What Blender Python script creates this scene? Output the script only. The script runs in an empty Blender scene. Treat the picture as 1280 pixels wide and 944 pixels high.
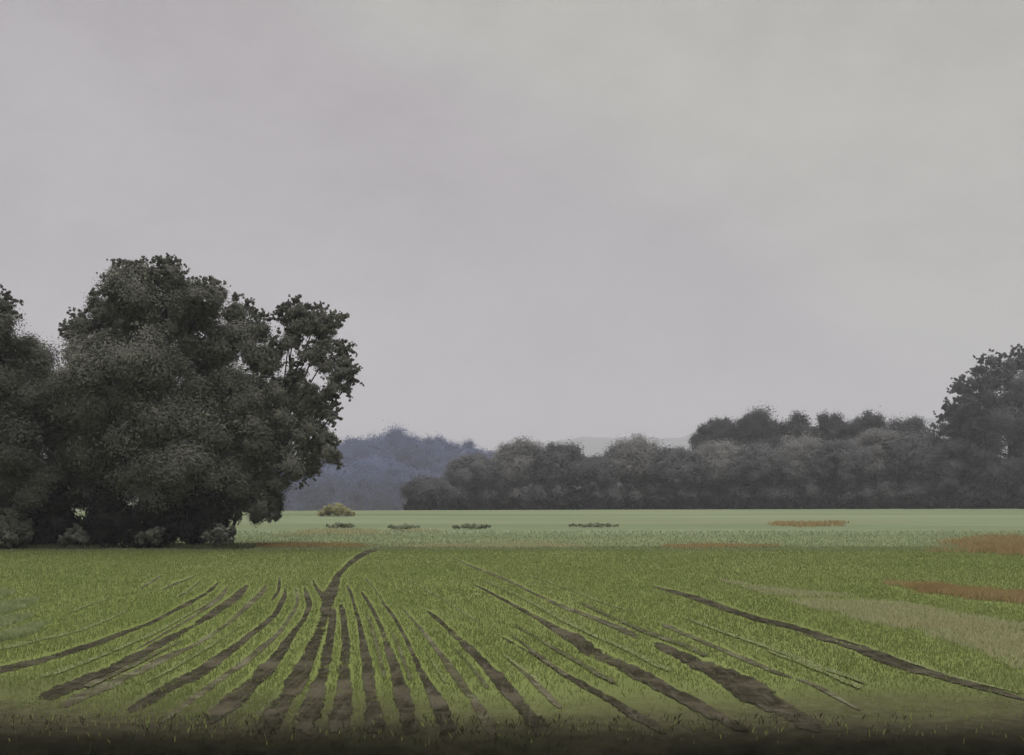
import bpy, math, random
import numpy as np

rng = np.random.default_rng(7)
C = bpy.context.scene.collection
R = math.radians

# ------------------------------------------------------------------ camera
CAM_H, FPX, HORIZON = 2.2, 1372.0, 617.0          # eye height; focal length and horizon row for a 1280 px wide frame


def gx(px, d):
    return (px - 640.0) * d / FPX


def gz(py, d):
    return CAM_H - (py - HORIZON) * d / FPX


def ground_pt(px, py):
    d = CAM_H * FPX / (py - HORIZON)
    return gx(px, d), d


# ------------------------------------------------------------------ helpers
def smooth(a, b, x):
    t = np.clip((x - a) / (b - a), 0, 1)
    return t * t * (3 - 2 * t)


def tag(o, label=None, cat=None, group=None, kind=None):
    if label: o['label'] = label
    if cat: o['category'] = cat
    if group: o['group'] = group
    if kind: o['kind'] = kind
    return o


def mesh_np(name, verts, faces, mat, parent=None, smooth_shade=False, nper=4):
    """verts (n,3), faces (m,nper) -> one linked mesh object"""
    verts = np.asarray(verts, np.float32); faces = np.asarray(faces, np.int32)
    me = bpy.data.meshes.new(name)
    me.vertices.add(len(verts)); me.vertices.foreach_set('co', verts.ravel())
    me.loops.add(faces.size); me.loops.foreach_set('vertex_index', faces.ravel())
    me.polygons.add(len(faces))
    me.polygons.foreach_set('loop_start', np.arange(0, faces.size, nper, dtype=np.int32))
    me.update(calc_edges=True); me.validate()
    me.polygons.foreach_set('use_smooth', np.full(len(me.polygons), smooth_shade))
    me.materials.append(mat)
    o = bpy.data.objects.new(name, me); C.objects.link(o)
    if parent: o.parent = parent
    return o


def thing(name, label, cat, loc, group=None):
    o = bpy.data.objects.new(name, None); C.objects.link(o)
    o.location = loc; o.empty_display_size = 0.5
    return tag(o, label, cat, group)


# ------------------------------------------------------------------ materials
def new_mat(name):
    m = bpy.data.materials.new(name); m.use_nodes = True
    nt = m.node_tree; b = nt.nodes['Principled BSDF']
    b.inputs['Roughness'].default_value = 0.85
    b.inputs['Specular IOR Level'].default_value = 0.04
    return m, nt, b


def ramp(nt, fac, stops):
    r = nt.nodes.new('ShaderNodeValToRGB')
    while len(r.color_ramp.elements) < len(stops): r.color_ramp.elements.new(0.5)
    for e, (p, c) in zip(r.color_ramp.elements, stops):
        e.position = p; e.color = (*c, 1)
    nt.links.new(fac, r.inputs[0]); return r.outputs[0]


def noise(nt, scale, detail=4, rough=0.55, vec=None, stretch=None):
    n = nt.nodes.new('ShaderNodeTexNoise')
    n.inputs['Scale'].default_value = scale; n.inputs['Detail'].default_value = detail
    n.inputs['Roughness'].default_value = rough
    if vec is None:
        g = nt.nodes.new('ShaderNodeNewGeometry'); vec = g.outputs['Position']
    if stretch:
        mp = nt.nodes.new('ShaderNodeMapping'); mp.inputs['Scale'].default_value = stretch
        nt.links.new(vec, mp.inputs[0]); vec = mp.outputs[0]
    nt.links.new(vec, n.inputs['Vector']); return n.outputs[0]


def mix(nt, fac, a, b, blend='MIX'):
    m = nt.nodes.new('ShaderNodeMixRGB'); m.blend_type = blend
    for i, v in ((0, fac), (1, a), (2, b)):
        if isinstance(v, (int, float)): m.inputs[i].default_value = v
        elif isinstance(v, tuple): m.inputs[i].default_value = (*v, 1)
        else: nt.links.new(v, m.inputs[i])
    return m.outputs[0]


def maprange(nt, v, a, b, c=0.0, d=1.0):
    n = nt.nodes.new('ShaderNodeMapRange'); n.interpolation_type = 'SMOOTHSTEP'
    for i, x in enumerate((a, b, c, d)): n.inputs[i + 1].default_value = x
    nt.links.new(v, n.inputs[0]); return n.outputs[0]


def math_n(nt, op, a, b):
    n = nt.nodes.new('ShaderNodeMath'); n.operation = op
    for i, v in enumerate((a, b)):
        if isinstance(v, (int, float)): n.inputs[i].default_value = v
        else: nt.links.new(v, n.inputs[i])
    return n.outputs[0]


def bump(nt, b, h, strength, dist):
    n = nt.nodes.new('ShaderNodeBump'); n.inputs['Strength'].default_value = strength; n.inputs['Distance'].default_value = dist
    nt.links.new(h, n.inputs['Height']); nt.links.new(n.outputs[0], b.inputs['Normal'])


def leaf_mat(name, c0, c1, c2, scale):
    """leaf colour varies clump by clump (noise in world space) and leaf by leaf (random per island)"""
    m, nt, b = new_mat(name)
    col = ramp(nt, noise(nt, scale, 3, 0.6), [(0.3, c0), (0.5, c1), (0.72, c2)])
    g = nt.nodes.new('ShaderNodeNewGeometry')
    v = maprange(nt, g.outputs['Random Per Island'], 0, 1, 0.95, 1.05)
    hs = nt.nodes.new('ShaderNodeHueSaturation'); nt.links.new(col, hs.inputs['Color']); nt.links.new(v, hs.inputs['Value'])
    nt.links.new(hs.outputs[0], b.inputs['Base Color'])
    b.inputs['Roughness'].default_value = 0.75; b.inputs['Specular IOR Level'].default_value = 0.05
    tr = nt.nodes.new('ShaderNodeBsdfTranslucent'); nt.links.new(hs.outputs[0], tr.inputs['Color'])
    mx = nt.nodes.new('ShaderNodeMixShader'); mx.inputs[0].default_value = 0.34
    nt.links.new(b.outputs[0], mx.inputs[1]); nt.links.new(tr.outputs[0], mx.inputs[2])
    nt.links.new(mx.outputs[0], nt.nodes['Material Output'].inputs['Surface'])
    return m


def soil_mat(name, c0, c1, c2, straw=None, wet_and_shade=False):
    m, nt, b = new_mat(name)
    b.inputs['Specular IOR Level'].default_value = 0.0
    n1 = noise(nt, 5, 6, 0.65)
    col = ramp(nt, n1, [(0.3, c0), (0.5, c1), (0.7, c2)])
    if straw:
        col = mix(nt, maprange(nt, noise(nt, 2.3, 5, 0.6), 0.52, 0.68), col, straw)
    if wet_and_shade:      # tyre-pressed streaks run along the rut
        col = mix(nt, maprange(nt, noise(nt, 3.2, 5, 0.65, stretch=(4.5, 0.35, 1)), 0.47, 0.70, 0, 0.6), col, (0.066, 0.060, 0.045))
    if wet_and_shade or name == 'straw_furrow':
        at = nt.nodes.new('ShaderNodeAttribute'); at.attribute_name = 'cover'
        cv = math_n(nt, 'ADD', at.outputs['Fac'], math_n(nt, 'MULTIPLY', math_n(nt, 'SUBTRACT', noise(nt, 7.0, 5, 0.65, stretch=(1, 0.45, 1)), 0.5), 1.5))
        nt.links.new(maprange(nt, cv, 0.22, 0.62), b.inputs['Alpha'])
    if wet_and_shade:      # damp and dry stretches, and foreground shade painted over the near ends
        col = mix(nt, maprange(nt, noise(nt, 0.8, 4, 0.6), 0.46, 0.66, 0, 0.7), col, tuple(min(1, v * 1.55) for v in c2))
        g = nt.nodes.new('ShaderNodeNewGeometry'); sx = nt.nodes.new('ShaderNodeSeparateXYZ'); nt.links.new(g.outputs['Position'], sx.inputs[0])
        e = math_n(nt, 'ADD', sx.outputs[1], math_n(nt, 'MULTIPLY', noise(nt, 0.9, 5, 0.6, stretch=(0.6, 1, 1)), -0.9))
        col = mix(nt, maprange(nt, e, 8.8, 10.8, 1.0, 0.0), col, (0.006, 0.006, 0.004))
    nt.links.new(col, b.inputs['Base Color'])
    bump(nt, b, noise(nt, 14, 6, 0.7), 0.7, 0.03)
    return m


M = {}
# young green crop over soil; more bare, brownish soil towards the near headland
m, nt, b = new_mat('crop_ground'); M['crop'] = m
geo = nt.nodes.new('ShaderNodeNewGeometry'); sx = nt.nodes.new('ShaderNodeSeparateXYZ'); nt.links.new(geo.outputs['Position'], sx.inputs[0])
big = noise(nt, 0.16, 4, 0.55, stretch=(1, 0.45, 1))
col = ramp(nt, big, [(0.32, (0.080, 0.098, 0.031)), (0.5, (0.096, 0.113, 0.040)), (0.7, (0.120, 0.134, 0.053))])
fine = noise(nt, 9, 5, 0.7)
col = mix(nt, maprange(nt, fine, 0.35, 0.7, 0.0, 0.25), col, (0.064, 0.084, 0.030))
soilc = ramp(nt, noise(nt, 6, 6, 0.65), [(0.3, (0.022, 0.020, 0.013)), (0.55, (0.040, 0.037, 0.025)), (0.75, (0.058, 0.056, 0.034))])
shadec = ramp(nt, noise(nt, 5, 6, 0.65), [(0.3, (0.003, 0.003, 0.002)), (0.5, (0.005, 0.005, 0.0035)), (0.75, (0.010, 0.010, 0.006))])  # near-black tones for the painted foreground shade
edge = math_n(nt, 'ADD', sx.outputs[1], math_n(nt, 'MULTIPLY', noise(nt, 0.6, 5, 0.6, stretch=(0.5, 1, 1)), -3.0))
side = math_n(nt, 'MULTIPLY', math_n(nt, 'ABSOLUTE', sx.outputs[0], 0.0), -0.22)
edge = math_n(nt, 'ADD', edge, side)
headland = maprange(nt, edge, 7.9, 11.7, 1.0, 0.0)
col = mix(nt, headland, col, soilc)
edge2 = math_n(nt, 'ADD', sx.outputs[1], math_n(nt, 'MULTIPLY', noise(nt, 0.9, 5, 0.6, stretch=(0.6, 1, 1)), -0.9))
col = mix(nt, maprange(nt, edge2, 8.8, 10.7, 1.0, 0.0), col, shadec)  # shade painted across the near edge of the field
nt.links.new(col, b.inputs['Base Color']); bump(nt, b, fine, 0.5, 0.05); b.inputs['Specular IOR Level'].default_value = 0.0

# pale hay meadow
m, nt, b = new_mat('meadow_grass'); M['meadow'] = m
geo = nt.nodes.new('ShaderNodeNewGeometry'); sx = nt.nodes.new('ShaderNodeSeparateXYZ'); nt.links.new(geo.outputs['Position'], sx.inputs[0])
big = noise(nt, 0.075, 6, 0.62, stretch=(0.16, 1, 1))
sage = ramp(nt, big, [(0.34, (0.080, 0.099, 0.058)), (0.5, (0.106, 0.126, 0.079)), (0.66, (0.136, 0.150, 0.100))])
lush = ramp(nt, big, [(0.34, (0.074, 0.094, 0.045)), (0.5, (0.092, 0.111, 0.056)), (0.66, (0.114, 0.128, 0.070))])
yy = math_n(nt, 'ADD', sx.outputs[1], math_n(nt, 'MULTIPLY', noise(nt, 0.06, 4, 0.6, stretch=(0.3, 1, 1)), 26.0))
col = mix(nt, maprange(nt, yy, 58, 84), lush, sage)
col = mix(nt, maprange(nt, noise(nt, 0.09, 4, 0.6, stretch=(0.2, 1, 1)), 0.54, 0.70, 0, 0.55), col, (0.120, 0.105, 0.064))
fine = noise(nt, 1.6, 6, 0.65, stretch=(0.35, 1, 1))
col = mix(nt, maprange(nt, fine, 0.4, 0.75, 0, 0.45), col, (0.062, 0.080, 0.042))
nt.links.new(col, b.inputs['Base Color']); bump(nt, b, fine, 0.3, 0.12); b.inputs['Specular IOR Level'].default_value = 0.0

M['near_shade'] = soil_mat('near_shade_dark', (0.003, 0.003, 0.002), (0.005, 0.005, 0.0035), (0.010, 0.010, 0.006))  # foreground shade put into the colour of the near bank
M['soil'] = soil_mat('furrow_soil', (0.013, 0.012, 0.008), (0.023, 0.021, 0.015), (0.042, 0.038, 0.028), wet_and_shade=True)
M['soil_mid'] = soil_mat('dry_furrow_soil', (0.026, 0.024, 0.016), (0.044, 0.040, 0.028), (0.068, 0.066, 0.044), (0.085, 0.085, 0.055), wet_and_shade=True)
M['soil_pale'] = soil_mat('straw_furrow', (0.070, 0.082, 0.036), (0.095, 0.105, 0.050), (0.120, 0.127, 0.070))
M['bark'] = soil_mat('bark', (0.014, 0.013, 0.012), (0.024, 0.022, 0.020), (0.040, 0.037, 0.034))
M['leaf_grove'] = leaf_mat('grove_leaves', (0.08, 0.083, 0.07), (0.118, 0.121, 0.103), (0.16, 0.163, 0.138), 0.55)
M['leaf_dark'] = leaf_mat('dark_leaves', (0.05, 0.052, 0.046), (0.078, 0.08, 0.07), (0.112, 0.115, 0.097), 0.6)
M['leaf_bush'] = leaf_mat('bush_leaves', (0.065, 0.068, 0.055), (0.105, 0.108, 0.092), (0.16, 0.163, 0.142), 0.9)
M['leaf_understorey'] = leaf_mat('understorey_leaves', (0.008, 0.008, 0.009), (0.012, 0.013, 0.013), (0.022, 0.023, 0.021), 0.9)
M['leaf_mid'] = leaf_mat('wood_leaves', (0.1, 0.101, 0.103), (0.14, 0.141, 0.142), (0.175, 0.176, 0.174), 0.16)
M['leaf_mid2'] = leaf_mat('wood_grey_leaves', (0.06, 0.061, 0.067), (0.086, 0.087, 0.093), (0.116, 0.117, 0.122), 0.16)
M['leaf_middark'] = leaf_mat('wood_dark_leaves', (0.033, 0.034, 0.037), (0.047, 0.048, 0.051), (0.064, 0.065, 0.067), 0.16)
M['leaf_haze'] = leaf_mat('haze_tinted_leaves', (0.038, 0.053, 0.118), (0.058, 0.08, 0.172), (0.086, 0.114, 0.218), 0.09)  # blue of the distance haze is put into the leaf colour
M['leaf_yellow'] = leaf_mat('yellow_bush_leaves', (0.16, 0.16, 0.075), (0.24, 0.23, 0.115), (0.32, 0.3, 0.165), 0.9)
M['leaf_sage'] = leaf_mat('sage_leaves', (0.13, 0.15, 0.09), (0.18, 0.20, 0.13), (0.23, 0.25, 0.17), 1.2)
M['blade_crop'] = leaf_mat('crop_blades', (0.116, 0.142, 0.046), (0.135, 0.162, 0.055), (0.156, 0.182, 0.069), 0.35)
M['blade_meadow'] = leaf_mat('meadow_blades', (0.15, 0.178, 0.098), (0.17, 0.196, 0.115), (0.19, 0.21, 0.13), 0.12)
M['blade_red'] = leaf_mat('rust_grass', (0.205, 0.15, 0.072), (0.255, 0.185, 0.088), (0.25, 0.21, 0.115), 0.35)
M['blade_buff'] = leaf_mat('buff_grass', (0.25, 0.255, 0.14), (0.29, 0.29, 0.17), (0.3, 0.265, 0.155), 0.3)
M['blade_pale'] = leaf_mat('pale_grass', (0.150, 0.182, 0.080), (0.190, 0.222, 0.108), (0.250, 0.280, 0.155), 1.6)
M['blade_rank'] = leaf_mat('rank_grass', (0.040, 0.048, 0.024), (0.062, 0.072, 0.036), (0.09, 0.10, 0.055), 0.6)
M['blade_dark'] = leaf_mat('shade_strip_grass', (0.012, 0.014, 0.007), (0.02, 0.024, 0.011), (0.034, 0.038, 0.018), 0.9)
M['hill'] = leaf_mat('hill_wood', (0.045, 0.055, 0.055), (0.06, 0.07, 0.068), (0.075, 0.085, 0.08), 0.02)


# ------------------------------------------------------------------ terrain
SHADE_DIP_LIP = 9.8  # added dip, shaped so its wall darkens the near edge


def height(x, y):
    x = np.asarray(x, float); y = np.asarray(y, float)
    start = 138 + 0.22 * np.clip(x, -70, 90)
    h = -5.2 * smooth(0, 1, (y - start) / 185.0)
    lip = SHADE_DIP_LIP + 0.10 * np.sin(x * 0.9 + 1) + 0.07 * np.sin(x * 2.3)
    far_bank = smooth(0.0, 1.0, (lip - y) / 1.9)  # far wall of the added dip that darkens the near edge
    near_bank = smooth(0.0, 1.0, (y - 5.4) / 1.9)
    return h - 1.15 * np.minimum(far_bank, near_bank)


def grid(name, xs, ys, dz, mat, jit=0.0):
    X, Y = np.meshgrid(xs, ys)
    Z = height(X, Y) + (dz if not callable(dz) else dz(X, Y))
    if jit: Z = Z + jit * rng.random(Z.shape)
    V = np.stack([X, Y, Z], -1).reshape(-1, 3)
    nx, ny = len(xs), len(ys)
    i = (np.arange(ny - 1)[:, None] * nx + np.arange(nx - 1)[None]).ravel()
    F = np.stack([i, i + 1, i + 1 + nx, i + nx], -1)
    return mesh_np(name, V, F, mat, smooth_shade=True)


xs = np.unique(np.concatenate([np.linspace(-2900, -120, 30), np.linspace(-120, -30, 24), np.linspace(-30, 30, 181), np.linspace(30, 130, 26), np.linspace(130, 2900, 30)]))
ys = np.unique(np.concatenate([np.linspace(-2900, -20, 20), np.linspace(-20, 4.8, 12), np.linspace(4.8, 12.4, 48), np.linspace(12.4, 43, 20), [43.3, 43.6, 43.9], np.linspace(44.5, 60, 10), np.linspace(60, 400, 60), np.linspace(400, 2900, 20)]))
g = grid('ground', xs, ys, lambda X, Y: -0.09 * (1 - smooth(43.0, 43.9, Y)) * smooth(6.0, 8.0, Y) * (np.abs(X) < 33), M['meadow'])
tag(g, 'pale green hay meadow stretching from the crop to the woods', 'meadow', kind='structure')
FIELD_FAR = 43.6
cf = grid('crop_field', np.linspace(-34, 34, 70), np.unique(np.concatenate([np.linspace(8.2, 13, 60), np.linspace(13, FIELD_FAR, 50)])), 0.004, M['crop'])
tag(cf, 'young green crop field striped with dark soil furrows', 'field', kind='structure')
bk = grid('shade_bank', np.linspace(-16, 16, 260), np.linspace(6.6, 8.6, 24), 0.010, M['near_shade'], 0.03)  # added bank, coloured to stand for shade at the frame bottom
tag(bk, 'added bank coloured black for the shade along the near edge', 'bank', kind='structure')

# low far ridge, seen as a faint pale line over the woods
hx = np.linspace(-600, 1900, 160); prof = np.interp(hx, [-600, -180, 60, 230, 430, 600, 830, 1060, 1900], [0, 80, 118, 136, 134, 142, 168, 172, 140]) + 4.0 * np.sin(hx * 0.016) + 2.2 * np.sin(hx * 0.05) + 1.2 * np.sin(hx * 0.13)
rows = []
for k, (yy, fz) in enumerate([(2150, 0.0), (2260, 0.62), (2350, 0.93), (2420, 1.0), (2560, 0.9), (2850, 0.0)]):
    rows.append(np.stack([hx, np.full_like(hx, yy), prof * fz - 6], -1))
V = np.concatenate(rows); nx = len(hx)
i = (np.arange(5)[:, None] * nx + np.arange(nx - 1)[None]).ravel()
hl = mesh_np('hills', V, np.stack([i, i + 1, i + 1 + nx, i + nx], -1), M['hill'], smooth_shade=True)
tag(hl, 'faint pale ridge far behind the grey wood', 'hills', kind='structure')

# ------------------------------------------------------------------ furrows (traced in the photograph, laid out on the ground plane)
Z4 = lambda pts: [(x * .375, 670 + y * .375, w * .375) for x, y, w in pts]
Z5 = lambda pts: [(400 + x * .359, 670 + y * .359, w * .359) for x, y, w in pts]
Z6 = lambda pts: [(820 + x * .359, 640 + y * .359, w * .359) for x, y, w in pts]
FUR = [
    ('soil', 'dark furrow running furthest out to the left through the crop', Z4([(-190, 480, 26), (0, 448, 30), (90, 428, 28), (180, 405, 24), (270, 377, 20), (360, 345, 18), (440, 315, 16), (510, 288, 12), (590, 245, 12), (640, 220, 14), (690, 190, 14), (720, 165, 10), (738, 140, 5)])),
    ('soil_mid', 'thin pale brown furrow left of the widest left furrow', Z4([(430, 392, 4), (500, 355, 9), (580, 308, 10), (660, 260, 10), (730, 207, 16), (775, 150, 6)])),
    ('soil', 'wide dark furrow curving up from the muddy left corner', Z4([(90, 575, 30), (160, 535, 44), (220, 512, 44), (280, 488, 44), (350, 457, 38), (420, 422, 34), (490, 386, 30), (560, 348, 26), (650, 298, 20), (725, 248, 28), (795, 198, 26), (825, 165, 16), (840, 138, 8)])),
    ('soil_mid', 'brown furrow second in from the muddy left corner', Z4([(170, 590, 20), (250, 548, 30), (340, 510, 32), (400, 482, 32), (460, 455, 28), (560, 405, 22), (650, 365, 14), (740, 308, 14), (820, 240, 18), (875, 185, 18), (900, 128, 8)])),
    ('soil', 'dark furrow whose top forks just beside three upright ones', Z4([(400, 600, 18), (480, 560, 34), (560, 508, 44), (620, 480, 42), (660, 460, 38), (760, 390, 32), (850, 320, 22), (915, 265, 20), (940, 220, 18), (950, 190, 16), (950, 130, 7)])),
    ('soil', 'short dark stub furrow beside the forked furrow top', Z4([(900, 222, 4), (918, 200, 12), (930, 175, 14), (932, 130, 6)])),
    ('soil_mid', 'narrow furrow between the forked furrow and the rut with a hooked top', Z4([(510, 645, 8), (570, 600, 16), (640, 548, 22), (700, 505, 22), (750, 470, 26), (830, 410, 24), (920, 335, 16), (965, 275, 14), (988, 235, 14), (990, 200, 12), (972, 130, 5)])),
    ('soil', 'dark furrow with a hooked top next left of the track', Z4([(670, 640, 40), (730, 590, 56), (790, 543, 62), (840, 495, 56), (880, 455, 50), (940, 385, 36), (985, 315, 22), (1015, 275, 20), (1028, 235, 22), (1022, 195, 18), (1000, 130, 8)])),
    ('soil', 'main dark track that winds from the near edge to the far field edge', Z4([(850, 690, 70), (885, 645, 74), (930, 580, 74), (970, 520, 68), (1005, 455, 61), (1040, 385, 49), (1075, 290, 40), (1095, 215, 48), (1110, 170, 37), (1135, 125, 24), (1175, 85, 20), (1225, 55, 16), (1262, 44, 12), (1300, 42, 5)])),
    ('soil', 'short dark spur joining the track at its fork', Z4([(1040, 140, 4), (1055, 175, 14), (1078, 205, 22), (1090, 225, 10)])),
    ('soil', 'wide dark rut straight beside the track on its right', Z4([(990, 700, 79), (1015, 640, 77), (1040, 580, 71), (1060, 515, 61), (1078, 455, 52), (1095, 370, 35), (1108, 280, 29), (1105, 215, 24)])),
    ('soil', 'broad grey rut pointing straight at the viewer', Z4([(1125, 720, 85), (1132, 640, 77), (1142, 560, 67), (1150, 450, 49), (1152, 370, 34), (1150, 310, 24), (1140, 250, 22), (1128, 210, 12)])),
    ('soil', 'dark rut just right of the broad grey rut', Z4([(1256, 720, 85), (1248, 640, 77), (1240, 560, 61), (1228, 470, 48), (1215, 385, 32), (1203, 320, 21), (1186, 250, 16), (1168, 190, 12), (1145, 150, 6)])),
    ('soil', 'dark furrow second to the right of the broad grey rut', Z5([(336, 740, 90), (318, 680, 84), (300, 610, 70), (275, 520, 52), (250, 430, 36), (215, 330, 22), (170, 235, 14), (125, 175, 6)])),
    ('soil', 'dark furrow third to the right of the broad grey rut', Z5([(475, 730, 70), (445, 670, 66), (412, 590, 52), (370, 510, 38), (330, 430, 22), (290, 340, 14), (240, 260, 10), (192, 215, 5)])),
    ('soil_mid', 'brown furrow with pale straw edges fourth right of the grey rut', Z5([(620, 715, 40), (580, 650, 46), (540, 585, 40), (480, 500, 34), (420, 415, 22), (370, 350, 14), (310, 280, 9), (265, 232, 5)])),
    ('soil', 'long dark furrow fifth to the right of the grey rut', Z5([(790, 705, 66), (740, 640, 62), (690, 585, 56), (620, 500, 46), (540, 415, 34), (470, 350, 24), (410, 292, 16), (350, 248, 6)])),
    ('soil_mid', 'short broken furrow in the crop right of centre', Z5([(850, 608, 8), (820, 585, 24), (780, 545, 22), (720, 485, 18), (680, 455, 10), (645, 428, 4)])),
    ('soil', 'dark furrow bending into the muddy near headland', Z5([(1220, 700, 12), (1170, 668, 26), (1080, 618, 34), (1020, 580, 28), (960, 545, 26), (850, 485, 18), (750, 420, 10), (660, 370, 10), (605, 338, 4)])),
    ('soil_pale', 'thin straw streak crossing the mid field', Z5([(590, 325, 4), (530, 288, 8), (470, 250, 10), (420, 215, 7), (360, 185, 6), (270, 130, 3)])),
    ('soil', 'long wide furrow curving from mid field to the near right headland', Z5([(1600, 745, 26), (1500, 690, 40), (1400, 640, 40), (1280, 578, 44), (1150, 505, 44), (1030, 448, 48), (940, 400, 52), (880, 358, 42), (800, 315, 22), (720, 268, 16), (640, 225, 10), (560, 182, 6), (480, 148, 4)])),
    ('soil_mid', 'long thin straw furrow starting at the far field edge', Z5([(1180, 388, 26), (1070, 338, 22), (960, 290, 14), (850, 250, 14), (740, 200, 10), (650, 155, 8), (530, 108, 7), (425, 58, 3)])),
    ('soil', 'broad muddy wedge of bare soil on the near right', Z6([(-40, 450, 22), (30, 478, 28), (100, 512, 42), (180, 550, 62), (260, 590, 84), (340, 635, 92), (420, 680, 84), (520, 735, 60), (600, 775, 20)])),
    ('soil_mid', 'thin furrow with green clods right of the muddy wedge', Z6([(0, 390, 8), (40, 402, 16), (130, 440, 16), (210, 475, 14), (300, 512, 16), (420, 562, 16), (550, 607, 16), (640, 655, 14), (740, 712, 5)])),
    ('soil_pale', 'faint straw furrow near the field middle above the clods', Z5([(1150, 288, 4), (1060, 258, 7), (980, 232, 9), (920, 208, 6), (840, 178, 6), (760, 150, 8), (700, 132, 4)])),
    ('soil', 'long dark furrow sweeping out to the right edge of the crop', Z6([(-120, 235, 3), (0, 264, 7), (120, 297, 18), (250, 340, 22), (330, 368, 24), (400, 386, 18), (480, 405, 20), (560, 432, 28), (700, 476, 34), (800, 515, 36), (900, 550, 34), (1000, 580, 28), (1100, 607, 20), (1280, 655, 10), (1400, 690, 4)])),
    ('soil_pale', 'thin pale streak beside the dark furrow on the right', Z6([(440, 405, 3), (560, 440, 7), (700, 470, 8), (850, 515, 9), (1000, 565, 9), (1150, 605, 8), (1290, 640, 6)])),
    ('soil_pale', 'pale curved streak far left in the crop', Z4([(-60, 390, 12), (60, 365, 14), (150, 345, 12), (260, 318, 9), (360, 280, 9), (470, 228, 5)])),
    ('soil_pale', 'short pale streak above the pale curve on the left', Z4([(210, 268, 4), (270, 242, 9), (330, 220, 6), (380, 205, 3)])),
    ('soil_mid', 'faint thin furrow just below the grove', Z4([(455, 182, 3), (500, 158, 8), (545, 128, 4)])),
    ('soil_mid', 'faint thin furrow second below the grove', Z4([(530, 188, 3), (575, 165, 6), (620, 148, 5), (660, 132, 3)])),
    ('soil_mid', 'faint thin furrow third below the grove', Z4([(585, 210, 3), (630, 184, 7), (675, 145, 4)])),
    ('soil_mid', 'thin furrow between the near headland and the long far one', Z5([(240, 262, 4), (200, 200, 5), (150, 138, 3)])),
]
MW, MH, MX, MY = 2000, 420, -360, 660
soilmask = np.zeros((MH, MW), np.uint8)
MAPS = {'soil': 3, 'soil_mid': 2, 'soil_pale': 1}


def catmull(pts, n=10):
    P = np.array(pts, float); P = np.vstack([2 * P[0] - P[1], P, 2 * P[-1] - P[-2]]); out = []
    for i in range(1, len(P) - 2):
        for t in np.linspace(0, 1, n, endpoint=False):
            a, b_, c, d = P[i - 1], P[i], P[i + 1], P[i + 2]
            out.append(0.5 * ((2 * b_) + (c - a) * t + (2 * a - 5 * b_ + 4 * c - d) * t * t + (3 * b_ - a - 3 * c + d) * t ** 3))
    out.append(P[-2]); return np.array(out)


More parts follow.
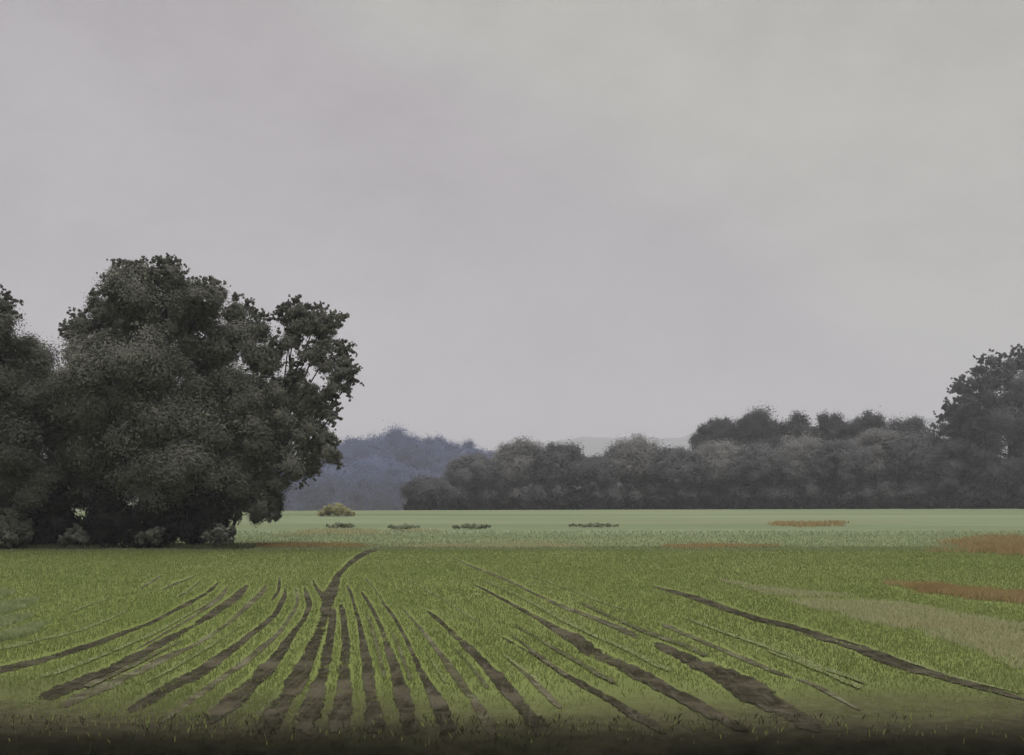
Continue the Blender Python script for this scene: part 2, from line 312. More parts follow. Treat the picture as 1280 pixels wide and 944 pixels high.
def furrow(idx, mk, label, pts):
    L = catmull(pts, 16); L[:, 2] = np.maximum(L[:, 2], 1.0)
    L = L[L[:, 1] < 926]
    if len(L) < 4: return
    t = np.gradient(L[:, :2], axis=0); t /= np.linalg.norm(t, axis=1)[:, None] + 1e-9
    nrm = np.stack([-t[:, 1], t[:, 0]], -1)
    n = len(L)
    # ragged edges
    s = np.arange(n)
    sm5 = lambda v: np.convolve(np.pad(v, 2, mode='edge'), [.1, .2, .4, .2, .1], 'valid')
    rl = 1 + 0.10 * np.sin(s * 0.23 + idx) + 0.55 * sm5(rng.random(n) - 0.5)
    rr = 1 + 0.10 * np.sin(s * 0.19 + 2 * idx) + 0.55 * sm5(rng.random(n) - 0.5)
    prof = [(-1, 0.0), (-0.75, 0.5), (-0.45, 0.5), (0, 0.2), (0.45, 0.5), (0.75, 0.5), (1, 0.0)]
    V = np.zeros((n, len(prof), 3))
    for k, (u, hgt) in enumerate(prof):
        w = L[:, 2] * 0.54 * np.where(u < 0, rl, rr)
        q = L[:, :2] + nrm * (u * w)[:, None]
        for j in range(n):
            a, d = ground_pt(q[j, 0], q[j, 1])
            V[j, k] = (a, d, float(height(a, d)))
    wid = np.linalg.norm(V[:, 0] - V[:, -1], axis=1)
    for k, (u, hgt) in enumerate(prof):
        amp = np.clip(wid * 0.02, 0.002, 0.009) * smooth(9.8, 11.2, V[:, k, 1])
        V[:, k, 2] += 0.005 + 0.0003 * idx + amp * (hgt + (0.5 * rng.random(n) if abs(u) < 1 else 0.0)) * (0.0 if abs(u) == 1 else 1.0)
    near_low = L[0, 1] > L[-1, 1]
    e0, e1 = (0.22, 0.12) if near_low else (0.12, 0.22)
    e0, e1 = [0.03 if (q[0] < 5 or q[0] > 1275) else (0.07 if q[1] > 878 else min(e, 0.15)) for q, e in ((L[0], e0), (L[-1], e1))]
    fade = np.minimum(smooth(0, e0 * n, s), smooth(0, e1 * n, n - 1 - s)) * (0.86 + 0.22 * np.sin(s * 0.11 + idx * 1.7) + 0.25 * sm5(rng.random(n) - 0.5))
    for j in range(n):
        if fade[j] < 0.55 or mk == 'soil_pale' or not label: continue
        for u in np.linspace(-1, 1, 2 + int(L[j, 2] * 2)):
            qx, qy = L[j, 0] + nrm[j, 0] * u * L[j, 2] * 0.48 - MX, L[j, 1] + nrm[j, 1] * u * L[j, 2] * 0.48 - MY
            ix, iy = int(qx), int(qy)
            if 0 <= ix < MW and 0 <= iy < MH:
                soilmask[iy, max(0, ix - 1):ix + 2] = MAPS[mk]
    m_ = len(prof)
    cover = np.array([0.0, 0.62, 1.0, 1.05, 1.0, 0.62, 0.0])[None, :] * (0.15 + 0.85 * fade[:, None]) - 0.45 * (1 - np.clip(fade[:, None], 0, 1))
    i = (np.arange(n - 1)[:, None] * m_ + np.arange(m_ - 1)[None]).ravel()
    o = mesh_np('furrow', V.reshape(-1, 3), np.stack([i, i + 1, i + 1 + m_, i + m_], -1), M[mk], smooth_shade=True)
    at = o.data.attributes.new('cover', 'FLOAT', 'POINT'); at.data.foreach_set('value', cover.astype(np.float32).ravel())
    if label: tag(o, label, 'furrow', 'furrows across the crop field', 'structure')
    else: tag(o, 'faint thin streak half way between two dark furrows', 'furrow', 'faint streaks between the furrows', 'structure')


for idx, (mk, label, pts) in enumerate(FUR):
    furrow(idx, mk, label, pts)
# faint streaks half way between neighbouring furrows
def resample(L, t):
    f = np.linspace(0, 1, len(L)); return np.stack([np.interp(t, f, L[:, c]) for c in range(3)], -1)


PAIRS = [(0, 2), (2, 3), (3, 4), (13, 14), (14, 15), (15, 16), (16, 18), (18, 20), (20, 21), (21, 23), (23, 25), (16, 20), (22, 25), (12, 13)]
for q, (a, b_) in enumerate(PAIRS):
    A, B = [sorted(FUR[k][2], key=lambda p: -p[1]) for k in (a, b_)]
    A, B = catmull(A, 12), catmull(B, 12)
    t = np.linspace(0.04 + .08 * rng.random(), 0.55 + 0.40 * rng.random(), 9)
    mixw = 0.40 + 0.22 * rng.random(); P = resample(A, t) * mixw + resample(B, t) * (1 - mixw)
    P = P[P[:, 1] < 868]
    if len(P) < 4: continue
    P[:, 2] = np.interp(np.linspace(0, 1, len(P)), [0, .3, 1], [6.0, 5.0, 2.0]) * (0.8 + .5 * rng.random())
    furrow(40 + q, ('soil_pale', 'soil_mid')[q % 2], None, [tuple(p) for p in P])
# fill gaps between mask samples
sm = soilmask.copy()
for dy in (-1, 1): sm = np.maximum(sm, np.roll(soilmask, dy, 0))
soilmask = sm


# ------------------------------------------------------------------ grasses
def blades(name, x, y, hgt, wid, mat, lean=0.35, base=None):
    n = len(x); z = height(x, y) if base is None else base
    a = rng.random(n) * 2 * np.pi; d = np.stack([np.cos(a), np.sin(a)], -1)
    w = (wid * (0.7 + 0.6 * rng.random(n)))[:, None]
    h = hgt * (0.55 + 0.8 * rng.random(n))
    la = rng.random(n) * 2 * np.pi; lm = lean * h * rng.random(n)
    V = np.zeros((n, 4, 3))
    V[:, 0, :2] = np.stack([x, y], -1) - d * w * .5; V[:, 1, :2] = np.stack([x, y], -1) + d * w * .5
    mid = np.stack([x + np.cos(la) * lm * .35, y + np.sin(la) * lm * .35], -1)
    V[:, 2, :2] = mid + d * w * .4
    V[:, 3, :2] = np.stack([x + np.cos(la) * lm, y + np.sin(la) * lm], -1)
    V[:, 0, 2] = z - .01; V[:, 1, 2] = z - .01; V[:, 2, 2] = z + h * .6; V[:, 3, 2] = z + h
    F = np.arange(n * 4).reshape(n, 4)
    return mesh_np(name, V.reshape(-1, 3), F, mat)


def scatter(n, x0, x1, y0, y1):
    return x0 + (x1 - x0) * rng.random(n), y0 + (y1 - y0) * rng.random(n)


def lownoise(x, y, s, seed):
    r = np.random.default_rng(seed); v = 0
    for k in range(6):
        a = r.random() * 2 * np.pi; f = s * (0.6 + 1.4 * r.random())
        v = v + np.sin(f * (x * np.cos(a) + y * np.sin(a)) + r.random() * 6.28)
    return v / 6 ** .5


def inside(P, x, y):
    ins = np.zeros(np.shape(x), bool); j = len(P) - 1
    for i in range(len(P)):
        c = ((P[i][1] > y) != (P[j][1] > y)) & (x < (P[j][0] - P[i][0]) * (y - P[i][1]) / (P[j][1] - P[i][1] + 1e-12) + P[i][0])
        ins ^= c; j = i
    return ins


RUST = [(1085, 728), (1150, 730), (1220, 737), (1300, 742), (1340, 745), (1340, 768), (1280, 760), (1200, 752), (1140, 742)]
BUFF = [(895, 725), (985, 738), (1070, 746), (1160, 760), (1290, 784), (1340, 790), (1340, 862), (1280, 842), (1215, 812), (1130, 790), (1060, 774), (980, 752)]
PALE = [([(-60, 740), (0, 737), (22, 741), (0, 750), (-60, 756)], 'pale green grass streak highest of the left field side'),
        ([(-60, 765), (0, 756), (50, 749), (44, 757), (0, 771), (-60, 782)], 'pale green grass streak second down on the left field side'),
        ([(-60, 778), (0, 772), (42, 771), (22, 783), (0, 787), (-60, 793)], 'brightest pale green grass streak low on the left field side'),
        ([(-60, 805), (0, 796), (30, 787), (66, 777), (42, 793), (0, 804), (-60, 813)], 'long thin pale grass streak lowest on the left field side')]
gy, gx_ = np.mgrid[0:MH, 0:MW]
for P, v in [(RUST, 4), (BUFF, 4)] + [(p, 4) for p, _ in PALE]:
    k = inside(P, gx_ + MX, gy + MY) & (soilmask == 0); soilmask[k] = v

# crop seedlings: drilled rows, none in the furrows, few on the headland
N = 330000
d = 9.6 + (FIELD_FAR + 1.6 - 9.6) * rng.random(N) ** 1.25
x = (rng.random(N) - .5) * (1.06 * d + 3)
px = 640 + x * FPX / d; py = HORIZON + CAM_H * FPX / d
ix = np.clip((px - MX).astype(int), 0, MW - 1); iy = np.clip((py - MY).astype(int), 0, MH - 1)
sk = soilmask[iy, ix]
keepp = np.choose(sk, [1.0, 0.45, 0.20, 0.07, 0.55])
keepp = keepp * smooth(9.4, 11.2, d) * (0.08 + 0.92 * smooth(10.2, 13.2, d - 0.16 * np.abs(x) + 0.9 * lownoise(x, d, 0.8, 3)))
k = rng.random(N) < keepp
x, d = x[k], d[k]
o = blades('crop_seedlings', x, d, 0.045 + 0.0004 * d, 0.008 + 0.0003 * d, M['blade_crop'], 0.8)
tag(o, 'short green crop seedlings growing between the furrows', 'crop', kind='stuff')

# meadow grass, thin cover nearer the field
N = 30000
d = 41.8 + 22 * rng.random(N) ** 1.8; x = (rng.random(N) - .5) * (1.0 * d + 4)
o = blades('meadow_grass', x, d, 0.05 + 0.0008 * d, 0.012 + 0.0005 * d, M['blade_meadow'], 0.8)
tag(o, 'pale uncut hay grass of the meadow beyond the crop', 'grass', kind='stuff')


def patch(name, label, mat, poly_px, n, h, w, cat='grass', dense=False):
    """tufty patch of taller grass inside an outline on the ground"""
    P = np.array([ground_pt(*p) for p in poly_px])
    x, y = scatter(n * 2, *([P[:, 0].min(), P[:, 0].max()]), *([P[:, 1].min(), P[:, 1].max()]))
    ins = inside(P, x, y)
    c_ = P.mean(0); dep = sum(inside(c_ + (P - c_) * f, x, y).astype(float) for f in (.92, .8, .65, .5, .35)) / 5
    nn = (dep * 2.0 - 1.1) + 1.7 * lownoise(x * .6, y, 1.3, n) * .6 + lownoise(x, y, 3.1, n + 1) * .4
    k = ins & (rng.random(len(x)) < smooth(-2.2 if dense else -0.6, 0.2 if dense else 1.0, nn))
    k &= rng.random(len(x)) < 0.62
    x, y = x[k][:n], y[k][:n]
    return tag(blades(name, x, y, h, w, mat, 0.7), label, cat, kind='stuff')


patch('dry_grass', 'rust brown dry grass clump in the meadow on the right', M['blade_red'], [(1150, 690), (1185, 676), (1240, 670), (1300, 672), (1420, 680), (1420, 697), (1280, 698), (1190, 697)], 30000, 0.24, 0.028)
patch('dry_grass', 'rust brown dry grass wedge inside the crop on the right', M['blade_red'], RUST, 24000, 0.12, 0.020)
patch('dry_grass', 'thin rust coloured grass strip on the field edge right of centre', M['blade_red'], [(815, 684), (860, 680), (920, 681), (990, 684), (920, 687), (850, 688)], 9000, 0.13, 0.025)
patch('dry_grass', 'rust tinted grass strip beside the grove at the field edge', M['blade_red'], [(290, 683), (330, 678), (420, 679), (480, 683), (400, 687), (310, 687)], 10000, 0.13, 0.025)
patch('dry_grass', 'buff grass strip on the far field edge right of the track end', M['blade_buff'], [(490, 684), (560, 679), (700, 680), (800, 683), (700, 687), (560, 688)], 10000, 0.14, 0.025)
patch('dry_grass', 'faint rust grass streak in the meadow before the grey wood', M['blade_red'], [(950, 657), (985, 652), (1060, 653), (1080, 657), (1000, 661)], 5000, 0.22, 0.05)
patch('dry_grass', 'buff grass streak in the meadow below the yellow bush', M['blade_buff'], [(320, 668), (380, 663), (470, 662), (560, 665), (460, 670), (360, 671)], 7000, 0.2, 0.04)
patch('dry_grass', 'pale buff grass wedge widening to the right through the crop', M['blade_buff'], BUFF, 34000, 0.075, 0.016, dense=True)
for pp, lb in PALE:
    patch('pale_grass', lb, M['blade_pale'], pp, 9000, 0.085, 0.018, dense=True)
# rank grass fringing the foot of the grove
N = 16000
x = -27.5 + 17.2 * rng.random(N); y = 42.3 + 1.9 * rng.random(N) ** 0.7
k = lownoise(x, y, 1.4, 11) + 1.6 * (y - 43.0) + rng.normal(size=N) * .5 > 0.2
o = blades('rank_grass', x[k], y[k], 0.20, 0.022, M['blade_rank'], 0.7)
tag(o, 'dull olive rank grass fringing the foot of the grove', 'grass', kind='stuff')
# grasses on the added near bank, coloured dark to continue the painted shade
N = 5000
x = (rng.random(N) - .5) * 17; y = 8.6 + 2.2 * rng.random(N)
k = lownoise(x, y, 1.6, 5) + 0.6 * rng.random(N) > 0.1
o = blades('shade_strip_grass', x[k], y[k], 0.05, 0.007, M['blade_dark'], 0.9)
tag(o, 'short grass coloured dark for the shade of the near strip', 'grass', kind='stuff')


# ------------------------------------------------------------------ trees
def unit(v):
    return v / (np.linalg.norm(v, axis=-1, keepdims=True) + 1e-9)


def leaf_cloud(lobes, n_per_m2, size, spread=0.25, subs=18, stray=0.03, jitter=0.18, aspect=0.55, zmin=0.03):
    """lobes: (x, y, z, r). Leaves gather in sub-clumps over each lobe's shell; returns leaf quads."""
    Vs = []
    for lobe in lobes:
        lx, ly, lz, r = lobe[:4]; fac = lobe[4] if len(lobe) > 4 else 1.0
        n = int(n_per_m2 * 4 * math.pi * r * r * fac)
        if n < 6: continue
        ns = max(5, int(subs * (0.8 + 0.4 * rng.random())))
        sd = unit(rng.normal(size=(ns, 3))); sd *= (0.45 + 0.55 * rng.random((ns, 1)) ** 0.6)
        sr = (0.22 + 0.26 * rng.random(ns))
        pick = rng.integers(0, ns, n)
        loc = rng.normal(size=(n, 3)) * (spread * 1.0)
        loc = sd[pick] * 0.85 + loc * sr[pick][:, None] * 2.2
        st = rng.random(n) < stray
        loc[st] *= 1.12 + 0.2 * rng.random((st.sum(), 1))
        p = np.array([lx, ly, lz]) + loc * r * np.array([1, 1, 0.92])
        nrm = unit(unit(loc) * 0.7 + unit(loc - sd[pick] * 0.85) * 0.5 + rng.normal(size=(n, 3)) * jitter + np.array([0, 0, 0.35]))
        t = unit(np.cross(nrm, unit(rng.normal(size=(n, 3))))); bt = np.cross(nrm, t)
        s = (size * (0.55 + 0.9 * rng.random(n)))[:, None]
        q = np.stack([p - t * s * .5, p + bt * s * .5 * aspect - t * s * .05, p + t * s * .5 - nrm * s * 0.12, p - bt * s * .5 * aspect - t * s * .05], 1)
        keep = q[:, :, 2].min(1) > zmin
        Vs.append(q[keep])
    V = np.concatenate(Vs); n = len(V)
    return V.reshape(-1, 3), np.arange(n * 4).reshape(n, 4)


def tube(path, radii, sides=7):
    path = np.array(path, float); V = []; F = []
    for i, p in enumerate(path):
        t = unit(path[min(i + 1, len(path) - 1)] - path[max(i - 1, 0)])
        a = unit(np.cross(t, np.array([0.31, 0.95, 0.05]))); c = np.cross(t, a)
        for s in range(sides):
            th = 2 * math.pi * s / sides
            V.append(p + radii[i] * (1 + .12 * math.sin(3 * th + i)) * (math.cos(th) * a + math.sin(th) * c))
    for i in range(len(path) - 1):
        for s in range(sides):
            F.append((i * sides + s, i * sides + (s + 1) % sides, (i + 1) * sides + (s + 1) % sides, (i + 1) * sides + s))
    return V, F


def wood(base_r, top, lobes, nlimb=9, lean=(0, 0)):
    """trunk from the local origin with limbs growing out to the lobe centres"""
    V, F = [], []

    def add(path, rad, sides=7):
        v, f = tube(path, rad, sides); off = len(V)
        V.extend(v); F.extend([tuple(a + off for a in q) for q in f])
    hs = np.linspace(-0.15, top, 8)
    axis = [(lean[0] * (h / top) ** 1.3 + .12 * math.sin(h), lean[1] * h / top, h) for h in hs]
    add(axis, [base_r * (1.45 if i == 0 else 1.0 - 0.82 * i / 7) for i in range(8)], 9)
    order = list(rng.permutation(len(lobes)))[:nlimb]
    for j in order:
        lx, ly, lz, r = lobes[j]
        h0 = min(max(0.25 * top, lz - 0.45 * math.hypot(lx, ly) - 0.8), 0.9 * top); f = h0 / top
        a = np.array([lean[0] * f ** 1.3 + .12 * math.sin(h0), lean[1] * f, h0]); e = np.array([lx, ly, lz])
        mid = (a + e) / 2 + np.array([0, 0, -0.12 * np.linalg.norm(e - a)]) + rng.normal(size=3) * 0.12
        r0 = base_r * 0.42 * (1 - 0.6 * f)
        add([a, mid, e, e + (e - mid) * 0.08], [r0, r0 * .7, r0 * .4, r0 * .12], 6)
        for _ in range(3):
            tip = e + unit(rng.normal(size=3) + np.array([0, 0, .4])) * r * 0.7
            add([e, (e + tip) / 2 + rng.normal(size=3) * .05 * r, tip], [r0 * .35, r0 * .2, r0 * .05], 5)
    return V, F


def plant(name, label, cat, loc, lobes, mat, n_per_m2, size, trunk=None, group=None, kw=None, stems='trunk', crown='crown'):
    """lobes are given relative to loc"""
    t = thing(name, label, cat, loc, group)
    V, F = leaf_cloud(lobes, n_per_m2, size, **(kw or {}))
    mesh_np(crown, V, F, M[mat], t)
    if trunk:
        V, F = wood(trunk[0], trunk[1], [q for q in lobes if len(q) == 4], trunk[2], trunk[3] if len(trunk) > 3 else (0, 0))
        mesh_np(stems, V, F, M['bark'], t, True)
    return t


def traced(blobs, base_px, d, depth_r, back=0.8, wisps=0):
    """crown lobes traced at distance d become lobes in space, spread in depth through a rounded crown"""
    s = d / FPX; bx = gx(base_px, d); out = []
    xs_ = np.array([b[0] for b in blobs]); zs_ = np.array([b[1] for b in blobs])
    cx, cz = xs_.mean(), zs_.mean(); cy0 = zs_.min() + 0.33 * np.ptp(zs_); hw = (np.ptp(xs_) / 2 + 12); hh = (np.ptp(zs_) / 2 + 12)
    for (px, py, r) in blobs:
        x = gx(px, d) - bx; z = gz(py, d); rr = r * s
        e = max(0.0, 1 - ((px - cx) / hw) ** 2 * .8 - ((py - cz) / hh) ** 2 * .5)
        dep = depth_r * math.sqrt(e)
        y1 = -dep * (0.35 + 0.6 * rng.random()); out.append((x, y1, z, rr))
        if dep > rr * .5 and rng.random() < back * (0.35 if py < cy0 else 1.0): out.append((x * 0.97, dep * (0.3 + 0.6 * rng.random()), z, rr * 0.95))
    core = list(out); top = max(o[2] for o in core)
    for _ in range(wisps):
        x, y, z, r = core[rng.integers(0, len(core))]
        if z < 0.35 * top: continue
        v = unit(np.array([x - 0.5 * (max(o[0] for o in core) + min(o[0] for o in core)), rng.normal() * .6, (z - .45 * top) * 1.1]) / top + rng.normal(size=3) * .42 + np.array([0, 0, .05]))
        L_ = 0
        for k in range(7):
            rk = s * (2.9 - 0.32 * k) * (.75 + .5 * rng.random()); L_ += rk * 1.0
            out.append((x + v[0] * (r * .80 + L_), y + v[1] * (r * .80 + L_), z + v[2] * (r * .80 + L_), rk, 0.75 - .05 * k))
            v = unit(v + rng.normal(size=3) * .16)
    return out


# --- the grove on the left, about 44 m away
DG = 44.6
gp = lambda px, dy=0.0: (gx(px, DG), DG + dy, 0.0)
T_edge = [(0, 398, 30), (22, 402, 20), (32, 425, 30), (-40, 410, 45), (14, 386, 14), (44, 398, 11), (20, 465, 48), (58, 455, 30), (-45, 490, 60), (45, 520, 44), (0, 535, 50), (66, 500, 26), (-50, 570, 60), (0, 600, 55), (62, 560, 36), (48, 610, 40), (-40, 635, 45), (75, 600, 26)]
T_main = [(200, 362, 24), (163, 356, 15), (176, 352, 15), (222, 358, 20), (242, 372, 20), (182, 382, 28), (140, 392, 22), (118, 408, 18), (104, 425, 14), (286, 376, 14), (272, 390, 24), (300, 396, 18), (322, 415, 20), (225, 400, 36), (160, 420, 38), (268, 425, 38), (308, 440, 30), (120, 448, 36), (335, 455, 24), (195, 455, 46), (250, 470, 46), (300, 490, 40), (150, 490, 48), (105, 500, 36), (205, 515, 52), (262, 535, 48), (310, 540, 38), (130, 550, 48), (92, 560, 34), (180, 570, 50), (240, 585, 48), (295, 590, 38), (120, 605, 40), (200, 620, 40)]
T_right = [(424, 408, 8), (438, 470, 9), (430, 442, 8), (378, 396, 14), (362, 402, 11), (398, 400, 14), (410, 412, 11), (384, 418, 22), (366, 430, 16), (408, 428, 15), (350, 448, 12), (392, 448, 13), (412, 452, 20), (428, 470, 14), (374, 470, 14), (438, 484, 8), (424, 490, 13), (396, 492, 13), (362, 490, 22), (350, 515, 26), (388, 516, 22), (408, 512, 13), (420, 524, 9), (378, 540, 26), (408, 544, 17), (344, 555, 30), (392, 566, 19), (412, 566, 13), (366, 582, 22), (330, 592, 28), (388, 588, 9), (350, 602, 16), (318, 618, 26), (338, 628, 17), (344, 645, 8), (326, 640, 16), (300, 635, 20)]
plant('broadleaf_tree', 'dark tree leaving the photo at the left, leftmost of the grove', 'tree', gp(28, -0.5), traced(T_edge, 28, DG, 3.0, wisps=110), 'leaf_dark', 950, 0.095, (0.28, 7.5, 12), 'trees of the left grove')
plant('broadleaf_tree', 'tallest dark tree filling the middle of the grove', 'tree', gp(190, 0.6), traced(T_main, 190, DG, 3.6, wisps=260), 'leaf_grove', 950, 0.095, (0.36, 8.5, 16), 'trees of the left grove')
plant('broadleaf_tree', 'ragged leaning tree with sky gaps at the grove right edge', 'tree', gp(282, 0.2), traced(T_right, 282, DG, 1.7, 0.30, wisps=230), 'leaf_grove', 950, 0.09, (0.20, 7.6, 16, (2.9, 0)), 'trees of the left grove', dict(subs=12))
# slim dark stems of the coppice
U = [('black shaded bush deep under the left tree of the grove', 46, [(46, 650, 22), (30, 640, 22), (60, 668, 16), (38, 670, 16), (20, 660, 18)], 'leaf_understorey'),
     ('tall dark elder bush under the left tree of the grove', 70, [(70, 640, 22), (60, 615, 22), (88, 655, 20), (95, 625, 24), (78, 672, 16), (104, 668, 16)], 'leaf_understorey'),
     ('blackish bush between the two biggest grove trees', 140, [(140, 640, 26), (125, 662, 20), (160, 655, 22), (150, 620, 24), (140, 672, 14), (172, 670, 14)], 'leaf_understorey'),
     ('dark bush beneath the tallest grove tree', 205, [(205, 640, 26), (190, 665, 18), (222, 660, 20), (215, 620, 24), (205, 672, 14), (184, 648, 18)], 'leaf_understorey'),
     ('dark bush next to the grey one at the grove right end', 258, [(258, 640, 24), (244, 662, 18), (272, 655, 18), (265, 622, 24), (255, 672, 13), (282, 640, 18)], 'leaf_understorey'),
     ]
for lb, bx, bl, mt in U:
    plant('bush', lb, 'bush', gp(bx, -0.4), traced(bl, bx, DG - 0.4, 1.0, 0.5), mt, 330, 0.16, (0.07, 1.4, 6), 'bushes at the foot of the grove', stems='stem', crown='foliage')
plant('bush', 'grey green rounded bush at the left end below the grove', 'bush', gp(12, -1.5), traced([(48, 652, 16), (56, 666, 12), (40, 640, 16), (10, 640, 22), (-20, 650, 24), (35, 655, 18), (20, 665, 16), (-5, 670, 16), (44, 670, 12), (0, 618, 20)], 12, DG - 1.5, 0.9, 0.5), 'leaf_bush', 360, 0.15, (0.06, 1.2, 6), 'bushes at the foot of the grove', stems='stem', crown='foliage')
plant('bush', 'pale grey low bush ending the grove on its right', 'bush', gp(284, -1.3), traced([(284, 662, 11), (294, 668, 10), (272, 670, 9), (300, 675, 7), (282, 676, 8), (304, 662, 6)], 284, DG - 1.3, 0.5, 0.5), 'leaf_bush', 420, 0.13, (0.04, 0.7, 5), 'bushes at the foot of the grove', stems='stem', crown='foliage')
plant('bush', 'small olive bush with a pale top in the grove front', 'bush', gp(118, -1.5), traced([(112, 668, 9), (122, 672, 8), (102, 674, 8), (118, 660, 6)], 118, DG - 1.5, 0.4, 0.5), 'leaf_bush', 420, 0.13, (0.03, 0.5, 5), 'bushes at the foot of the grove', stems='stem', crown='foliage')
plant('bush', 'small grey bush in the grove front under the tallest tree', 'bush', gp(210, -1.4), traced([(205, 668, 9), (216, 664, 8), (192, 672, 8), (210, 675, 7)], 210, DG - 1.4, 0.4, 0.5), 'leaf_bush', 420, 0.13, (0.03, 0.5, 5), 'bushes at the foot of the grove', stems='stem', crown='foliage')

# --- meadow bushes and tufts
plant('bush', 'low domed yellow green bush in front of the blue wood', 'bush', (gx(420, 106), 106, 0), traced([(420, 638, 9), (409, 641, 8), (432, 641, 8), (400, 644, 5), (441, 644, 5), (424, 634, 6), (415, 635, 6)], 420, 106, 0.9), 'leaf_yellow', 130, 0.2, (0.06, 0.8, 5), kw=dict(subs=10), stems='stem', crown='foliage')
for px, py, w, lb in ((425, 661, 34, 'dark sage tuft in the meadow just below the yellow bush'), (505, 663, 36, 'flat sage tuft in the meadow right of the yellow bush'),
                      (590, 662, 44, 'darkest sage tuft in the mid meadow'), (742, 660, 60, 'long faint sage tuft below the middle of the grey wood')):
    x, d = ground_pt(px, py); s = d / FPX; bl = []
    for kx in np.linspace(-.5, .5, 15):
        bl.append((kx * w * s, rng.normal() * .25, 0.10 + .16 * rng.random(), (2.4 + 2.6 * rng.random()) * s * (1 - abs(kx) * .8)))
    plant('grass_tussock', lb, 'tussock', (x, d, 0), bl, 'leaf_sage', 700, 0.10, None, 'sage tufts in the meadow', crown='foliage')


# --- woods across the meadow
def dome_lobes(w, h, n, seed, skirt=True):
    """crown of a field tree w wide and h tall: a broad dome overhanging a narrower leafy skirt"""
    r = np.random.default_rng(seed); out = []
    ph = 0.80 + 0.30 * r.random()
    for i in range(n):
        a = i * 2.39996 + r.random() * .6; u = (i + .5) / n
        lr = w * (.14 + .10 * r.random())
        el = math.asin(min(1.0, 1.0 - u * 1.12))
        zc = h * .52; rz = (h - zc) - lr * .95; rx = w * .5 - lr * .9
        out.append((rx * math.cos(el) ** ph * math.cos(a), rx * .9 * math.cos(el) ** ph * math.sin(a), zc + rz * math.sin(el) * (.9 + .14 * r.random()), lr))
    out.append((0, 0, h * .55, w * .30)); out.append((0, 0, h * .40, w * .27))
    if skirt:
        for i in range(8):
            a = i * .8 + r.random(); out.append((w * .34 * math.cos(a), w * .30 * math.sin(a), h * (.10 + .18 * r.random()), w * .18))
    return out


def wood_tree(name, label, px, top_py, w_px, d, mat, seed, group, dens=48, size=0.31, n=22, trunk=True):
    s = d / FPX; x = gx(px, d); z = float(height(x, d)); h = gz(top_py, d) - z; w = w_px * s
    lobes = dome_lobes(w, h, n, seed)
    return plant(name, label, 'tree', (x, d, z), lobes, mat, dens, size, (max(.18, w * .028), h * .7, 8) if trunk else None, group, dict(subs=11, spread=.32))


GW = 'trees of the grey wood'
front = [  # centre px, top py, width px, distance
    (538, 596, 66, 166, 'low scrubby tree ending the grey wood on its left'),
    (592, 566, 70, 170, 'small round tree second from the left in the grey wood'),
    (650, 546, 74, 174, 'pale domed tree rising above the left part of the grey wood'),
    (700, 551, 70, 172, 'domed grey tree right behind the pale domed one'),
    (742, 566, 56, 168, 'short tree filling the notch in the grey wood'),
    (792, 545, 78, 174, 'round topped tree right of the notch in the grey wood'),
    (846, 556, 70, 170, 'low tree standing left of the raised dark crowns'),
    (898, 548, 76, 172, 'pale tree in front of the raised dark crowns at their left end'),
    (950, 553, 72, 168, 'front tree below the dip of the raised dark crowns'),
    (1000, 542, 78, 172, 'wide pale tree under the middle of the raised dark crowns'),
    (1052, 546, 72, 168, 'grey tree second left of the tall right tree in the front row'),
    (1100, 533, 80, 174, 'broad pale tree before the right end of the raised dark crowns'),
    (1150, 536, 74, 170, 'front row tree leaning against the tall right tree'),
]
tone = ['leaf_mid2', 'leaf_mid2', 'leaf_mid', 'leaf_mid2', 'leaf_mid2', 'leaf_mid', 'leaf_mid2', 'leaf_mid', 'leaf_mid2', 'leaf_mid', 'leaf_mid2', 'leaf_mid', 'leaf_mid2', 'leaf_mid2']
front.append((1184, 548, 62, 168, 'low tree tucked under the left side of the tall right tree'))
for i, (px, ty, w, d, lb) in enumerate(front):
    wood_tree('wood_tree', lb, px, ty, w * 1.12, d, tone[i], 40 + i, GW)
BW = 'raised dark trees behind the grey wood'
back = [
    (898, 518, 72, 200, 'dark crown at the left end of the raised row'),
    (945, 509, 76, 202, 'highest dark crown of the raised row'),
    (995, 514, 70, 200, 'flat dark crown in the middle of the raised row'),
    (1040, 513, 66, 203, 'dark crown right of the middle of the raised row'),
    (1085, 512, 66, 200, 'dark crown second from the right in the raised row'),
    (1135, 517, 70, 202, 'dark crown at the right end beside the tall tree'),
]
for i, (px, ty, w, d, lb) in enumerate(back):
    wood_tree('wood_tree', lb, px, ty, w * 1.1, d, 'leaf_middark', 80 + i, BW, 40, 0.34)
